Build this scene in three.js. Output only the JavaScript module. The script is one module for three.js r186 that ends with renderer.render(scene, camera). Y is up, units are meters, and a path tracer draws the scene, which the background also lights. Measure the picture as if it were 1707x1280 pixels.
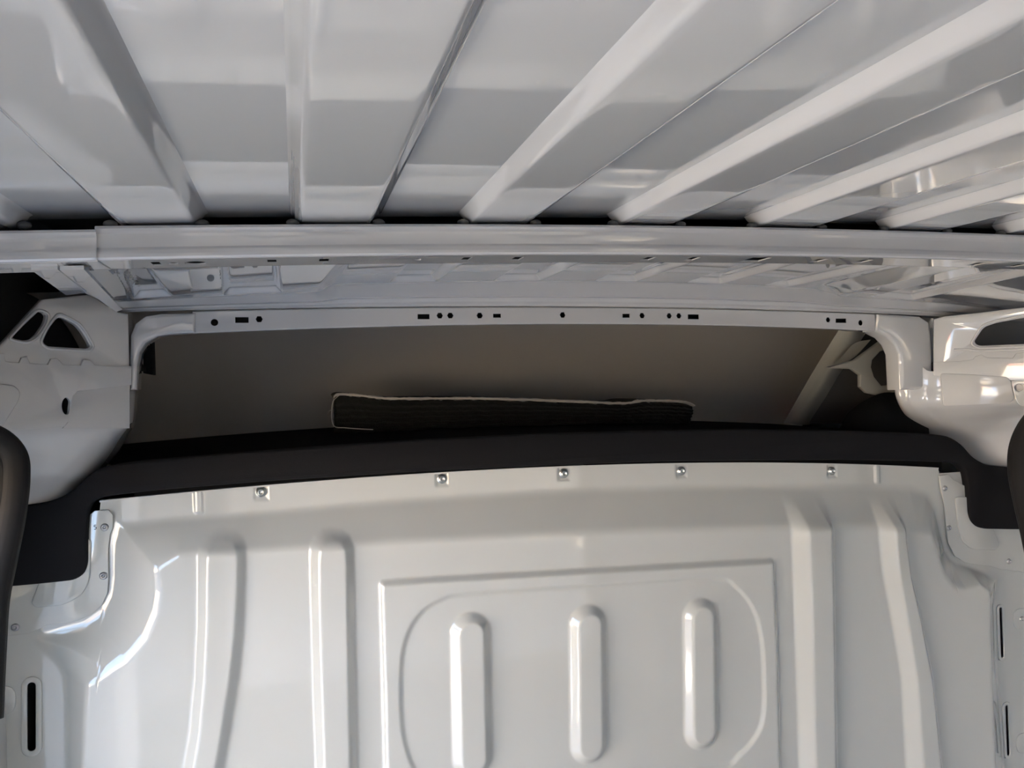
import * as THREE from 'three';
import { mergeGeometries, mergeVertices, toCreasedNormals } from 'three/addons/utils/BufferGeometryUtils.js';

// ---------------------------------------------------------------- camera, sky, sun, exposure
const scene = new THREE.Scene();
const camera = new THREE.PerspectiveCamera(53.06, 1707 / 1280, 0.02, 200);
camera.position.set(-0.53, 1.6, 0);
camera.rotation.order = 'YXZ';
camera.rotation.set(0, THREE.MathUtils.degToRad(-15.8), THREE.MathUtils.degToRad(-1.4));

const renderer = new THREE.WebGLRenderer({ antialias: true });
renderer.toneMapping = THREE.LinearToneMapping;
renderer.toneMappingExposure = 1.24;
renderer.shadowMap.enabled = true;

// a clear pale sky: one smooth gradient from horizon to zenith, the same all round
{
  const w = 64, h = 128, d = new Float32Array(w * h * 4);
  for (let j = 0; j < h; j++) for (let i = 0; i < w; i++) {
    const el = Math.max(0, ((j + 0.5) / h - 0.5) * 2), k = Math.pow(el, 0.5), o = (j * w + i) * 4;
    d[o] = 4.2 - 2.2 * k; d[o + 1] = 5.7 - 2.2 * k; d[o + 2] = 7.7 - 1.4 * k; d[o + 3] = 1;
  }
  const sky = new THREE.DataTexture(d, w, h, THREE.RGBAFormat, THREE.FloatType);
  sky.mapping = THREE.EquirectangularReflectionMapping; sky.magFilter = THREE.LinearFilter; sky.minFilter = THREE.LinearFilter;
  sky.colorSpace = THREE.LinearSRGBColorSpace; sky.needsUpdate = true;
  scene.background = sky; scene.environment = sky;
}
const sun = new THREE.DirectionalLight(new THREE.Color(1, 0.86, 0.67), 66);
sun.position.set(6, 8.5, -4); sun.target.position.set(-1, 0, 0);
sun.castShadow = true; sun.shadow.mapSize.set(2048, 2048);
Object.assign(sun.shadow.camera, { left: -22, right: 22, top: 22, bottom: -22, near: -20, far: 60 });
scene.add(sun, sun.target);

// ---------------------------------------------------------------- helpers
let seed = 7; const rnd = () => ((seed = (seed * 16807) % 2147483647) / 2147483647);
const lerp = (a, b, t) => a + (b - a) * t, clamp = (v, a = 0, b = 1) => Math.min(b, Math.max(a, v));
const poly = (k) => (x) => k.reduceRight((s, c) => s * x + c, 0);
const taken = {};
const numbered = (n) => { const k = (taken[n] = (taken[n] ?? -1) + 1); return k ? `${n}_${String(k).padStart(3, '0')}` : n; };
function put(o, parent) { o.castShadow = o.receiveShadow = true; parent.add(o); return o; }
function mesh(name, geo, mat, parent = scene) {
  const m = new THREE.Mesh(geo, mat); m.name = parent === scene ? numbered(name) : name; return put(m, parent);
}
function thing(name, label, category, pos = [0, 0, 0]) {
  const g = new THREE.Group(); g.name = numbered(name); g.position.set(...pos); g.userData = { label, category }; scene.add(g); return g;
}
function structure(name, label, category) {
  const g = new THREE.Group(); g.name = name; g.userData = { label, category, kind: 'structure' }; scene.add(g); return g;
}
function tag(o, label, category, group) { o.userData.label = label; if (category) o.userData.category = category; if (group) o.userData.group = group; return o; }

// value noise on a lattice, for textures and small irregularities
function hash(i, j) { const s = Math.sin(i * 127.1 + j * 311.7) * 43758.5453; return s - Math.floor(s); }
function vnoise(x, y) {
  const i = Math.floor(x), j = Math.floor(y), u = x - i, v = y - j, a = u * u * (3 - 2 * u), b = v * v * (3 - 2 * v);
  return lerp(lerp(hash(i, j), hash(i + 1, j), a), lerp(hash(i, j + 1), hash(i + 1, j + 1), a), b);
}
function noiseTexture(size, f, srgb) {
  const d = new Uint8Array(size * size * 4);
  for (let j = 0; j < size; j++) for (let i = 0; i < size; i++) {
    const c = f(i / size, j / size), o = (j * size + i) * 4;
    for (let k = 0; k < 3; k++) d[o + k] = clamp(Array.isArray(c) ? c[k] : c) * 255; d[o + 3] = 255;
  }
  const t = new THREE.DataTexture(d, size, size); t.magFilter = THREE.LinearFilter; t.wrapS = t.wrapT = THREE.RepeatWrapping;
  if (srgb) t.colorSpace = THREE.SRGBColorSpace; t.needsUpdate = true; return t;
}

// ---------------------------------------------------------------- materials
const grainMap = noiseTexture(256, (u, v) => 0.35 + 0.4 * hash(Math.floor(u * 256), Math.floor(v * 256)) + 0.25 * vnoise(u * 64, v * 64));
grainMap.repeat.set(8, 8);
const M = {
  roof: new THREE.MeshPhysicalMaterial({ color: new THREE.Color(0.43, 0.43, 0.432), roughness: 0.06, clearcoat: 1, clearcoatRoughness: 0.012, ior: 1.5 }),
  panel: new THREE.MeshPhysicalMaterial({ color: new THREE.Color(0.455, 0.475, 0.46), roughness: 0.1, clearcoat: 1, clearcoatRoughness: 0.015, ior: 1.5 }),
  body: new THREE.MeshPhysicalMaterial({ color: new THREE.Color(0.46, 0.46, 0.455), roughness: 0.1, clearcoat: 1, clearcoatRoughness: 0.015, ior: 1.5 }),
  skin: new THREE.MeshPhysicalMaterial({ color: new THREE.Color(0.50, 0.47, 0.43), roughness: 0.5, clearcoat: 0.5, clearcoatRoughness: 0.25 }),
  skinDark: new THREE.MeshStandardMaterial({ color: new THREE.Color(0.24, 0.23, 0.20), roughness: 0.6 }),  // darker copy of the compartment skin colour
  cavity: new THREE.MeshStandardMaterial({ color: new THREE.Color(0.04, 0.04, 0.042), roughness: 0.8 }),  // near-black colour stands in for the shade inside hollows
  plastic: new THREE.MeshPhysicalMaterial({ color: new THREE.Color(0.009, 0.009, 0.010), roughness: 0.7, specularIntensity: 0.2, bumpMap: grainMap, bumpScale: 0.0004 }),
  rubber: new THREE.MeshPhysicalMaterial({ color: new THREE.Color(0.011, 0.0105, 0.0105), roughness: 0.55, specularIntensity: 0.4, bumpMap: grainMap, bumpScale: 0.0008 }),
  shelf: new THREE.MeshPhysicalMaterial({ color: new THREE.Color(0.006, 0.006, 0.006), roughness: 0.95, specularIntensity: 0.15 }),
  steel: new THREE.MeshStandardMaterial({ color: new THREE.Color(0.55, 0.57, 0.55), metalness: 1, roughness: 0.3 }),
  rivet: new THREE.MeshStandardMaterial({ color: new THREE.Color(0.42, 0.43, 0.44), metalness: 0.9, roughness: 0.4 }),
  dark: new THREE.MeshStandardMaterial({ color: new THREE.Color(0.02, 0.02, 0.02), roughness: 0.8 }),
  sealant: new THREE.MeshStandardMaterial({ color: new THREE.Color(0.05, 0.05, 0.05), roughness: 0.7 }),
  pile: new THREE.MeshStandardMaterial({ color: new THREE.Color(0.012, 0.013, 0.010), roughness: 1, bumpMap: grainMap, bumpScale: 0.003 }),
  backing: new THREE.MeshStandardMaterial({ color: new THREE.Color(0.52, 0.48, 0.43), roughness: 0.95 }),
  floor: new THREE.MeshStandardMaterial({ color: new THREE.Color(0.34, 0.345, 0.35), roughness: 0.7 }),
  ground: new THREE.MeshStandardMaterial({ color: new THREE.Color(0.40, 0.40, 0.395), roughness: 0.95 }),
  stucco: new THREE.MeshStandardMaterial({ color: new THREE.Color(0.76, 0.65, 0.50), roughness: 0.95 }),
  redBand: new THREE.MeshStandardMaterial({ color: new THREE.Color(0.55, 0.07, 0.06), roughness: 0.7 }),
  coolBounce: new THREE.MeshStandardMaterial({ color: new THREE.Color(0.30, 0.33, 0.37), roughness: 0.6 }),  // invented blue-grey tint, adds cool bounce from the unseen right wall
  yard: new THREE.MeshStandardMaterial({ color: new THREE.Color(0.40, 0.37, 0.32), roughness: 0.95 }),
};
for (const m of Object.values(M)) m.side = THREE.DoubleSide;

// ---------------------------------------------------------------- geometry helpers
function geoFrom(pos, idx, uv) {
  const g = new THREE.BufferGeometry(); g.setAttribute('position', new THREE.Float32BufferAttribute(pos, 3));
  g.setAttribute('uv', new THREE.Float32BufferAttribute(uv ?? pos.filter((_, i) => i % 3 < 2), 2)); g.setIndex(idx); g.computeVertexNormals(); return g;
}
function gridGeo(nu, nv, f) {
  const pos = [], idx = [];
  for (let j = 0; j <= nv; j++) for (let i = 0; i <= nu; i++) pos.push(...f(i / nu, j / nv, i, j));
  for (let j = 0; j < nv; j++) for (let i = 0; i < nu; i++) { const a = j * (nu + 1) + i, b = a + 1, c = a + nu + 1, d = c + 1; idx.push(a, b, d, a, d, c); }
  return geoFrom(pos, idx);
}
const cr = (a, b, c, d, t) => 0.5 * (2 * b + (c - a) * t + (2 * a - 5 * b + 4 * c - d) * t * t + (3 * b - a - 3 * c + d) * t * t * t);
function crv(P, t) { // Catmull-Rom through a list of points
  const n = P.length - 1, s = Math.min(n - 1e-9, Math.max(0, t * n)), i = Math.floor(s), u = s - i;
  const g = (k) => P[Math.min(n, Math.max(0, k))];
  return P[0].map((_, q) => cr(g(i - 1)[q], g(i)[q], g(i + 1)[q], g(i + 2)[q], u));
}
function patch(rows, nu = 40, nv = 40) { return gridGeo(nu, nv, (u, v) => crv(rows.map((r) => crv(r, u)), v)); }
function smoothClosed(P, per = 4) { // rounded version of a closed outline
  const n = P.length, out = [];
  for (let i = 0; i < n; i++) for (let k = 0; k < per; k++) {
    const t = k / per, a = P[(i + n - 1) % n], b = P[i], c = P[(i + 1) % n], d = P[(i + 2) % n];
    out.push([cr(a[0], b[0], c[0], d[0], t), cr(a[1], b[1], c[1], d[1], t)]);
  }
  return out;
}
function roundCorners(P, r, n = 4) { // polygon with each corner cut by an arc
  const out = [], N = P.length;
  for (let i = 0; i < N; i++) {
    const p = P[i], a = P[(i + N - 1) % N], b = P[(i + 1) % N];
    const la = Math.hypot(a[0] - p[0], a[1] - p[1]), lb = Math.hypot(b[0] - p[0], b[1] - p[1]), k = Math.min(r, la * 0.45, lb * 0.45);
    const A = [p[0] + (a[0] - p[0]) / la * k, p[1] + (a[1] - p[1]) / la * k], B = [p[0] + (b[0] - p[0]) / lb * k, p[1] + (b[1] - p[1]) / lb * k];
    for (let q = 0; q <= n; q++) { const t = q / n; out.push([0, 1].map((e) => (1 - t) * (1 - t) * A[e] + 2 * t * (1 - t) * p[e] + t * t * B[e])); }
  }
  return out;
}
const shapeOf = (P, holes = []) => { const s = new THREE.Shape(P.map((p) => new THREE.Vector2(...p))); for (const h of holes) s.holes.push(new THREE.Path(h.map((p) => new THREE.Vector2(...p)))); return s; };
function slab(P, z, depth, bevel = 0, holes = [], seg = 3) { // outline in x,y; front face at z, body behind it
  const g = new THREE.ExtrudeGeometry(shapeOf(P, holes), { depth: Math.max(1e-4, depth - 2 * bevel), bevelEnabled: bevel > 0, bevelThickness: bevel, bevelSize: bevel, bevelOffset: -bevel, bevelSegments: seg, curveSegments: 8 });
  g.translate(0, 0, z - depth + bevel); return bevel > 0 ? toCreasedNormals(g, 0.6) : g;
}
function sweepX(xs, profile) { // profile(x) -> list of [z, y]; smooth along x, creased by its own points
  const rows = xs.map((x) => profile(x).map(([z, y]) => [x, y, z])), n = rows[0].length - 1;
  return toCreasedNormals(gridGeo(n, rows.length - 1, (u, v, i, j) => rows[j][i]).toNonIndexed(), 0.55);
}
function tube(P, rx, seg = 60, rs = 12, closed = false) {
  return new THREE.TubeGeometry(new THREE.CatmullRomCurve3(P.map((p) => new THREE.Vector3(...p)), closed), seg, rx, rs, closed);
}
const range = (a, b, n) => Array.from({ length: n + 1 }, (_, i) => lerp(a, b, i / n));
const ngon = (cx, cy, r, n, ry = r, rot = 0) => Array.from({ length: n }, (_, i) => [cx + r * Math.cos(rot + i / n * 2 * Math.PI), cy + ry * Math.sin(rot + i / n * 2 * Math.PI)]);
const rect = (x0, y0, x1, y1) => [[x0, y0], [x1, y0], [x1, y1], [x0, y1]];
// distance to an outline, positive inside
function outline(P) {
  const n = P.length, bx = [Math.min(...P.map((p) => p[0])), Math.max(...P.map((p) => p[0]))], by = [Math.min(...P.map((p) => p[1])), Math.max(...P.map((p) => p[1]))];
  const f = (x, y) => {
    let d = 1e9, ins = false;
    for (let i = 0, j = n - 1; i < n; j = i++) {
      const [ax, ay] = P[j], [bx_, by_] = P[i], ex = bx_ - ax, ey = by_ - ay, wx = x - ax, wy = y - ay;
      const t = clamp((wx * ex + wy * ey) / (ex * ex + ey * ey)), qx = wx - ex * t, qy = wy - ey * t; d = Math.min(d, qx * qx + qy * qy);
      if ((ay > y) !== (by_ > y) && x < ex * (y - ay) / (by_ - ay) + ax) ins = !ins;
    }
    return (ins ? 1 : -1) * Math.sqrt(d);
  };
  f.box = [bx[0], bx[1], by[0], by[1]]; return f;
}
const K = 0.2; // rounding of the two ends of a wall
function wall(t) { t = clamp(t); const s = 1 / (1 - K); return t < K ? s * t * t / (2 * K) : t > 1 - K ? 1 - s * (1 - t) * (1 - t) / (2 * K) : s * (t - K / 2); }
function loft(outer, inner) { // 0 outside the outer outline, 1 inside the inner one
  const A = outline(outer), B = outline(inner);
  return (x, y) => {
    if (x < A.box[0] || x > A.box[1] || y < A.box[2] || y > A.box[3]) return 0;
    const a = A(x, y); if (a <= 0) return 0; const b = -B(x, y); if (b <= 0) return 1; return wall(a / (a + b));
  };
}
function step(outer, w) { const A = outline(outer); return (x, y) => (x < A.box[0] || x > A.box[1] || y < A.box[2] || y > A.box[3]) ? 0 : wall(A(x, y) / w); }

// edges measured across the van (x -> height)
const U = poly([1.75395, 0.0128, -0.02301]);      // underside of the cross beam
const T = poly([1.79044, 0.0164, -0.02034]);      // top of the cross beam
const L = poly([1.79342, 0.01568, -0.02354]);      // lower faces of the roof ribs
const FP = poly([1.78311, 0.0061, -0.04136]);      // stamped front panel
const BT = poly([1.74879, -0.00141, -0.02164]);    // header rail, top
const BB = poly([1.71939, -0.00085, -0.03195]);    // header rail, bottom
const KT = poly([1.43246, -0.0171, -0.04214, -0.0027]); // bulkhead, top edge
const XL = -1.0, XR = 1.22, ZR = 1.5, ZF = -2.35;

// ---------------------------------------------------------------- ground and what stands outside the left door
{
  const g = mesh('ground', new THREE.BoxGeometry(60, 0.2, 60).translate(0, -0.65, 0), M.ground);
  g.userData = { label: 'pale concrete ground outside the van doors', category: 'ground', kind: 'structure' };
}

{
  // sunlit building that the left-facing flanks of the pressings mirror
  const b = thing('building', 'pale sunlit building with a red band outside the open left door', 'building', [-7, -0.55, 0]);
  mesh('facade', new THREE.BoxGeometry(0.5, 2.5, 26).translate(0, 1.25, 0), M.stucco, b);
  mesh('red_band', new THREE.BoxGeometry(0.08, 0.2, 26).translate(0.29, 2.2, 0), M.redBand, b);
}

{
  // unseen canopy, posts and wall, added to shade what the rear doors let in
  const c = thing('added_canopy', 'unseen canopy and ochre wall added to shade the ground behind the open rear doors', 'added canopy', [1.5, -0.55, 3.4]);
  mesh('back_wall', new THREE.BoxGeometry(9, 3.6, 0.3).translate(0, 1.8, 3.6), M.yard, c);
  mesh('flat_roof', new THREE.BoxGeometry(9, 0.2, 7.4).translate(0, 3.7, 0.05), M.yard, c);
  for (const x of [-4.3, 4.3]) for (const z of [-3.4, 0.5]) mesh('post', new THREE.CylinderGeometry(0.08, 0.08, 3.6, 16).translate(x, 1.8, z), M.steel, c);
}

// ---------------------------------------------------------------- van shell
{
  const f = mesh('floor', new THREE.BoxGeometry(XR - XL + 0.3, 0.08, ZR - ZF).translate((XL + XR) / 2, -0.04, (ZR + ZF) / 2), M.floor);
  f.userData = { label: 'grey load floor of the van', category: 'floor', kind: 'structure' };
  // left side: its sliding door stands open
  const side = (x, door) => {
    const P = rect(ZF, 0, ZR, 1.97), h = door ? [roundCorners([[-0.30, 0.03], [-1.21, 0.03], [-1.25, 0.6], [-1.26, 1.15], [-1.21, 1.48], [-0.30, 1.6]], 0.1)] : [];
    const g = new THREE.ExtrudeGeometry(shapeOf(P, h), { depth: 0.06, bevelEnabled: false }); g.rotateY(-Math.PI / 2); g.translate(x, 0, 0); return g;
  };
  const wl = mesh('wall_left', side(XL, true), M.body); wl.userData = { label: 'white side wall with open sliding door on the left', category: 'wall', kind: 'structure' };
  const wr = mesh('wall_right', side(XR + 0.06, false), M.coolBounce); wr.userData = { label: 'unseen closed side wall on the right, tinted blue-grey for cool bounce light', category: 'wall', kind: 'structure' };
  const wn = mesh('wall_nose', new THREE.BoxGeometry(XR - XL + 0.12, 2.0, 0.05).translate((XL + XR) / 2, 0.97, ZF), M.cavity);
  wn.userData = { label: 'hidden front of the van beyond the overhead compartment', category: 'wall', kind: 'structure' };
  const wb = mesh('wall_rear', slab(rect(XL - 0.06, 0, XR + 0.06, 1.97), ZR + 0.05, 0.05, 0, [roundCorners(rect(XL + 0.1, 0.01, XR - 0.1, 1.68), 0.1).reverse()]), M.body);
  wb.userData = { label: 'white frame of the open rear doors behind the camera', category: 'wall', kind: 'structure' };
  const sh = mesh('roof_skin', new THREE.BoxGeometry(XR - XL + 0.12, 0.03, ZR - ZF).translate((XL + XR) / 2, 1.955, (ZR + ZF) / 2), M.cavity);
  sh.userData = { label: 'outer roof skin above the ribbed liner', category: 'roof', kind: 'structure' };
}

// ---------------------------------------------------------------- ceiling: ribbed main roof and stamped front panel
const ceiling = structure('ceiling', 'glossy white ribbed steel roof of the load area', 'ceiling');
const REC = 0.0125, ZC = -0.847;
{
  // recessed sheet with coves down to both side walls
  const prof = [];
  for (const x of range(-0.93, 1.13, 60)) prof.push([x, L(x) + REC]);
  const cove = (s, x0, y0, w, h) => range(0, 1, 10).map((t) => [x0 + s * w * Math.sin(t * Math.PI / 2), y0 - h * (1 - Math.cos(t * Math.PI / 2))]);
  const pl = cove(-1, -0.93, L(-0.93) + REC, 0.068, 0.2).reverse().slice(0, -1), pr = cove(1, 1.13, L(1.13) + REC, 0.088, 0.2).slice(1);
  const line = [...pl, ...prof, ...pr];
  const zs = [ZR, 0.6, 0, -0.4, -0.7, -0.885];
  mesh('roof_panel', gridGeo(line.length - 1, zs.length - 1, (u, v, i, j) => [...line[i], zs[j]]), M.roof, ceiling);
  // ribs: channel section hanging from the sheet
  const ribs = [[-0.87, -0.789], [-0.6963, -0.6259], [-0.5196, -0.4444], [-0.3332, -0.2629], [-0.1496, -0.0757], [0.0399, 0.1287], [0.2412, 0.3313], [0.4406, 0.53], [0.635, 0.725], [0.83, 0.92], [1.02, 1.11]];
  for (const [a, b] of ribs) {
    const wv = 0.0095, pts = [[a - wv - 0.004, L(a) + REC + 0.001], [a - wv, L(a) + REC - 0.0015], [a - wv * 0.85, L(a) + REC - 0.004], [a - wv * 0.2, L(a) + 0.003], [a, L(a) + 0.0006], [a + 0.004, L(a + 0.004)],
      ...range(a + 0.01, b - 0.01, 6).map((x) => [x, L(x)]), [b - 0.004, L(b - 0.004)], [b, L(b) + 0.0006], [b + wv * 0.2, L(b) + 0.003], [b + wv * 0.85, L(b) + REC - 0.004], [b + wv, L(b) + REC - 0.0015], [b + wv + 0.004, L(b) + REC + 0.001]];
    const z2 = [ZR, 0.4, -0.2, -0.6, ZC - 0.018];
    mesh('rib', gridGeo(pts.length - 1, z2.length - 1, (u, v, i, j) => [...pts[i], z2[j]]), M.roof, ceiling);
    for (const x of [a - 0.008, b + 0.008]) if (x > -0.9) {   // bead of seam sealer where rib and beam meet
      const s = new THREE.SphereGeometry(1, 10, 8); s.scale(0.007, 0.004, 0.006); s.translate(x, T(x) + 0.002, ZC - 0.007);
      mesh('sealant_bead', s, M.sealant, ceiling);
    }
  }
  // stamped front panel beyond the cross beam
  const outer = [[-0.4368, -0.929], [-0.4557, -1.012], [-0.4764, -1.0881], [-0.4852, -1.2648], [-0.4938, -1.4695]].concat([[-0.40, -1.6], [0.75, -1.6]], [[0.6064, -1.4026], [0.5803, -1.2339], [0.5409, -0.982], [0.5147, -0.8393]]);
  const inner = [[-0.407, -0.9969], [-0.4322, -1.0863], [-0.4471, -1.1698], [-0.4538, -1.3025], [-0.455, -1.3931]].concat([[-0.36, -1.59], [0.6, -1.59]], [[0.4979, -1.3392], [0.4879, -1.2218], [0.4806, -1.0416], [0.4744, -0.9203]]);
  const pad = loft(outer, inner);
  const rec = [
    [[-0.3567, -1.0688], [-0.2738, -1.0731], [-0.2762, -1.1827], [-0.2768, -1.4438], [-0.3623, -1.4385], [-0.3603, -1.1813]],
    [[-0.174, -1.0739], [-0.0759, -1.07], [-0.0799, -1.1787], [-0.0761, -1.4863], [-0.1693, -1.4823], [-0.1726, -1.1803]],
    [[0.0143, -1.0624], [0.105, -1.0508], [0.1111, -1.1613], [0.1258, -1.4956], [0.036, -1.5034], [0.022, -1.1846]],
    [[0.2094, -1.0325], [0.2842, -1.0161], [0.296, -1.1393], [0.3167, -1.4718], [0.2351, -1.4892], [0.2079, -1.1516]],
    [[0.3849, -0.9899], [0.4472, -0.9712], [0.4669, -1.111], [0.4665, -1.3883], [0.4062, -1.4075], [0.3863, -1.129]],
    [[-0.6155, -1.0071], [-0.5443, -1.0214], [-0.5438, -1.0805], [-0.5468, -1.5295], [-0.6513, -1.4917], [-0.6211, -1.078]],
    [[-0.7387, -1.0203], [-0.7041, -1.0306], [-0.7033, -1.0751], [-0.7186, -1.3657], [-0.7784, -1.368], [-0.7484, -1.1185]],
    [[0.687, -1.4825], [0.8066, -1.4794], [0.6871, -0.9999], [0.587, -0.9172], [0.6432, -1.2718]],
  ].map((P) => step(P, 0.012));
  const H = (x, z) => { let h = 0.012 * pad(x, z); const e = wall((z + 1.386) / 0.010); if (e > 0) rec.forEach((f) => { h += 0.011 * e * f(x, z); }); return h; };
  const z0 = -0.9, z1 = -1.4535, x0 = -0.825, x1 = 1.2, nx = 640, nz = 200;
  const fp = gridGeo(nx, nz, (u, v) => {
    const x = lerp(x0, x1, u), z = lerp(z0, z1, v), k = 0.62 * wall((-1.39 - z) / 0.042) + 0.22 * wall((-1.438 - z) / 0.007) + 0.16 * wall((-1.448 - z) / 0.0055);
    return [x, lerp(FP(x) + H(x, z), BT(x) + 0.004, k), z];
  });
  mesh('front_panel', fp, M.roof, ceiling);
}

// ---------------------------------------------------------------- cross beam under the roof ribs
// strip of sheet with openings: cells along x, mapped to place by f(x, v, d)
function holedStrip(x0, x1, w, th, holes, f) {
  const parts = [], hs = holes.map((h) => ({ h, a: Math.min(...h.map((p) => p[0])) - 0.004, b: Math.max(...h.map((p) => p[0])) + 0.004 })).sort((p, q) => p.a - q.a);
  const cell = (a, b, list) => {
    const g = new THREE.ExtrudeGeometry(shapeOf(rect(a, 0, b, w), list), { depth: th, bevelEnabled: false });
    const p = g.attributes.position; for (let i = 0; i < p.count; i++) { const q = f(p.getX(i), p.getY(i), p.getZ(i)); p.setXYZ(i, ...q); }
    g.computeVertexNormals(); parts.push(g);
  };
  let x = x0; const plain = (a, b) => { const n = Math.max(1, Math.round((b - a) / 0.05)); for (let k = 0; k < n; k++) cell(lerp(a, b, k / n), lerp(a, b, (k + 1) / n), []); };
  for (const { h, a, b } of hs) { if (a > x + 1e-5) plain(x, a); cell(Math.max(a, x), b, [h]); x = b; }
  if (x < x1) plain(x, x1);
  return mergeGeometries(parts);
}
{
  const b = thing('roof_cross_beam', 'white box-section steel beam running right across below the roof ribs', 'beam');
  const prof = (dt, db, dz) => (x) => { const t = T(x) + dt, u = U(x) + db; return [[-0.04, t - 0.003], [-0.010, t - 0.001], [-0.004, t], [-0.0005, t - 0.0012], [0.001, t - 0.004], [0.0002, t - 0.0066], [-0.0018, t - 0.009], [-0.0022, t - 0.012], [-0.0018, u + 0.0125], [0.0002, u + 0.0095], [0.0014, u + 0.0055], [0.001, u + 0.0024], [-0.001, u + 0.0006], [-0.005, u]].map(([z, y]) => [ZC + z + dz, y]); };
  mesh('beam_face', sweepX(range(-0.717, XR, 60), prof(0, 0, 0)), M.roof, b);
  const sl = [[-0.6704, -0.8682], [-0.662, -0.8694], [-0.6552, -0.8704], [-0.6444, -0.872], [-0.6386, -0.8728], [-0.6171, -0.8759], [-0.5549, -0.8776], [-0.5456, -0.8787], [-0.5004, -0.8764], [-0.49, -0.8774], [-0.3945, -0.8753], [-0.3861, -0.8758], [-0.3389, -0.8797], [-0.3287, -0.8802], [-0.2776, -0.8799], [-0.2663, -0.8802], [-0.1072, -0.8772], [-0.095, -0.8769], [-0.0457, -0.8755], [-0.0332, -0.875], [0.0395, -0.8761], [0.0669, -0.8744], [0.1414, -0.8784], [0.1564, -0.8771], [0.2111, -0.8819], [0.2273, -0.8801], [0.4052, -0.8886], [0.4228, -0.8858], [0.4788, -0.8876], [0.4965, -0.8844]];
  const holes = [], dz = [12, 7, 11, 12, 12, 6, 12, 12, 12, 12, 15, 12, 12, 12, 12].map((v) => v / 1000);
  for (let k = 0; k < sl.length; k += 2) {
    const xa = sl[k][0], xb = sl[k + 1][0], zc = 0.027, n = k / 2;
    holes.push(n === 1 || n === 2 || n === 5 ? ngon((xa + xb) / 2, zc, Math.abs(xb - xa) / 2, 20, dz[n]) : rect(xa, zc - dz[n], xb, zc + dz[n]));
  }
  mesh('beam_top', sweepX(range(XL, XR, 40), (x) => [[ZC - 0.012, T(x) - 0.003], [ZC - 0.06, T(x) - 0.004], [ZC - 0.06, U(x)]]), M.cavity, b);  // inside coloured near-black so the slots show full shade
  mesh('beam_underside', holedStrip(-0.717, XR, 0.055, 0.0015, holes, (x, v, d) => [x, U(x) + d, ZC - 0.004 - v]), M.roof, b);
  // overlapping end bracket on the left, with its own lower flange
  const br = mesh('end_bracket', sweepX(range(XL, -0.7155, 10), prof(-0.004, -0.0005, 0.003)), M.roof, b);
  tag(br, 'lapped end bracket of the beam');
  mesh('bracket_flange', holedStrip(XL, -0.7155, 0.056, 0.0015, [ngon(-0.737, 0.026, 0.0095, 20, 0.008), ngon(-0.84, 0.024, 0.035, 24, 0.008)], (x, v, d) => [x, U(x) - 0.001 + d, ZC - 0.002 - v]), M.roof, br);
}

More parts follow.
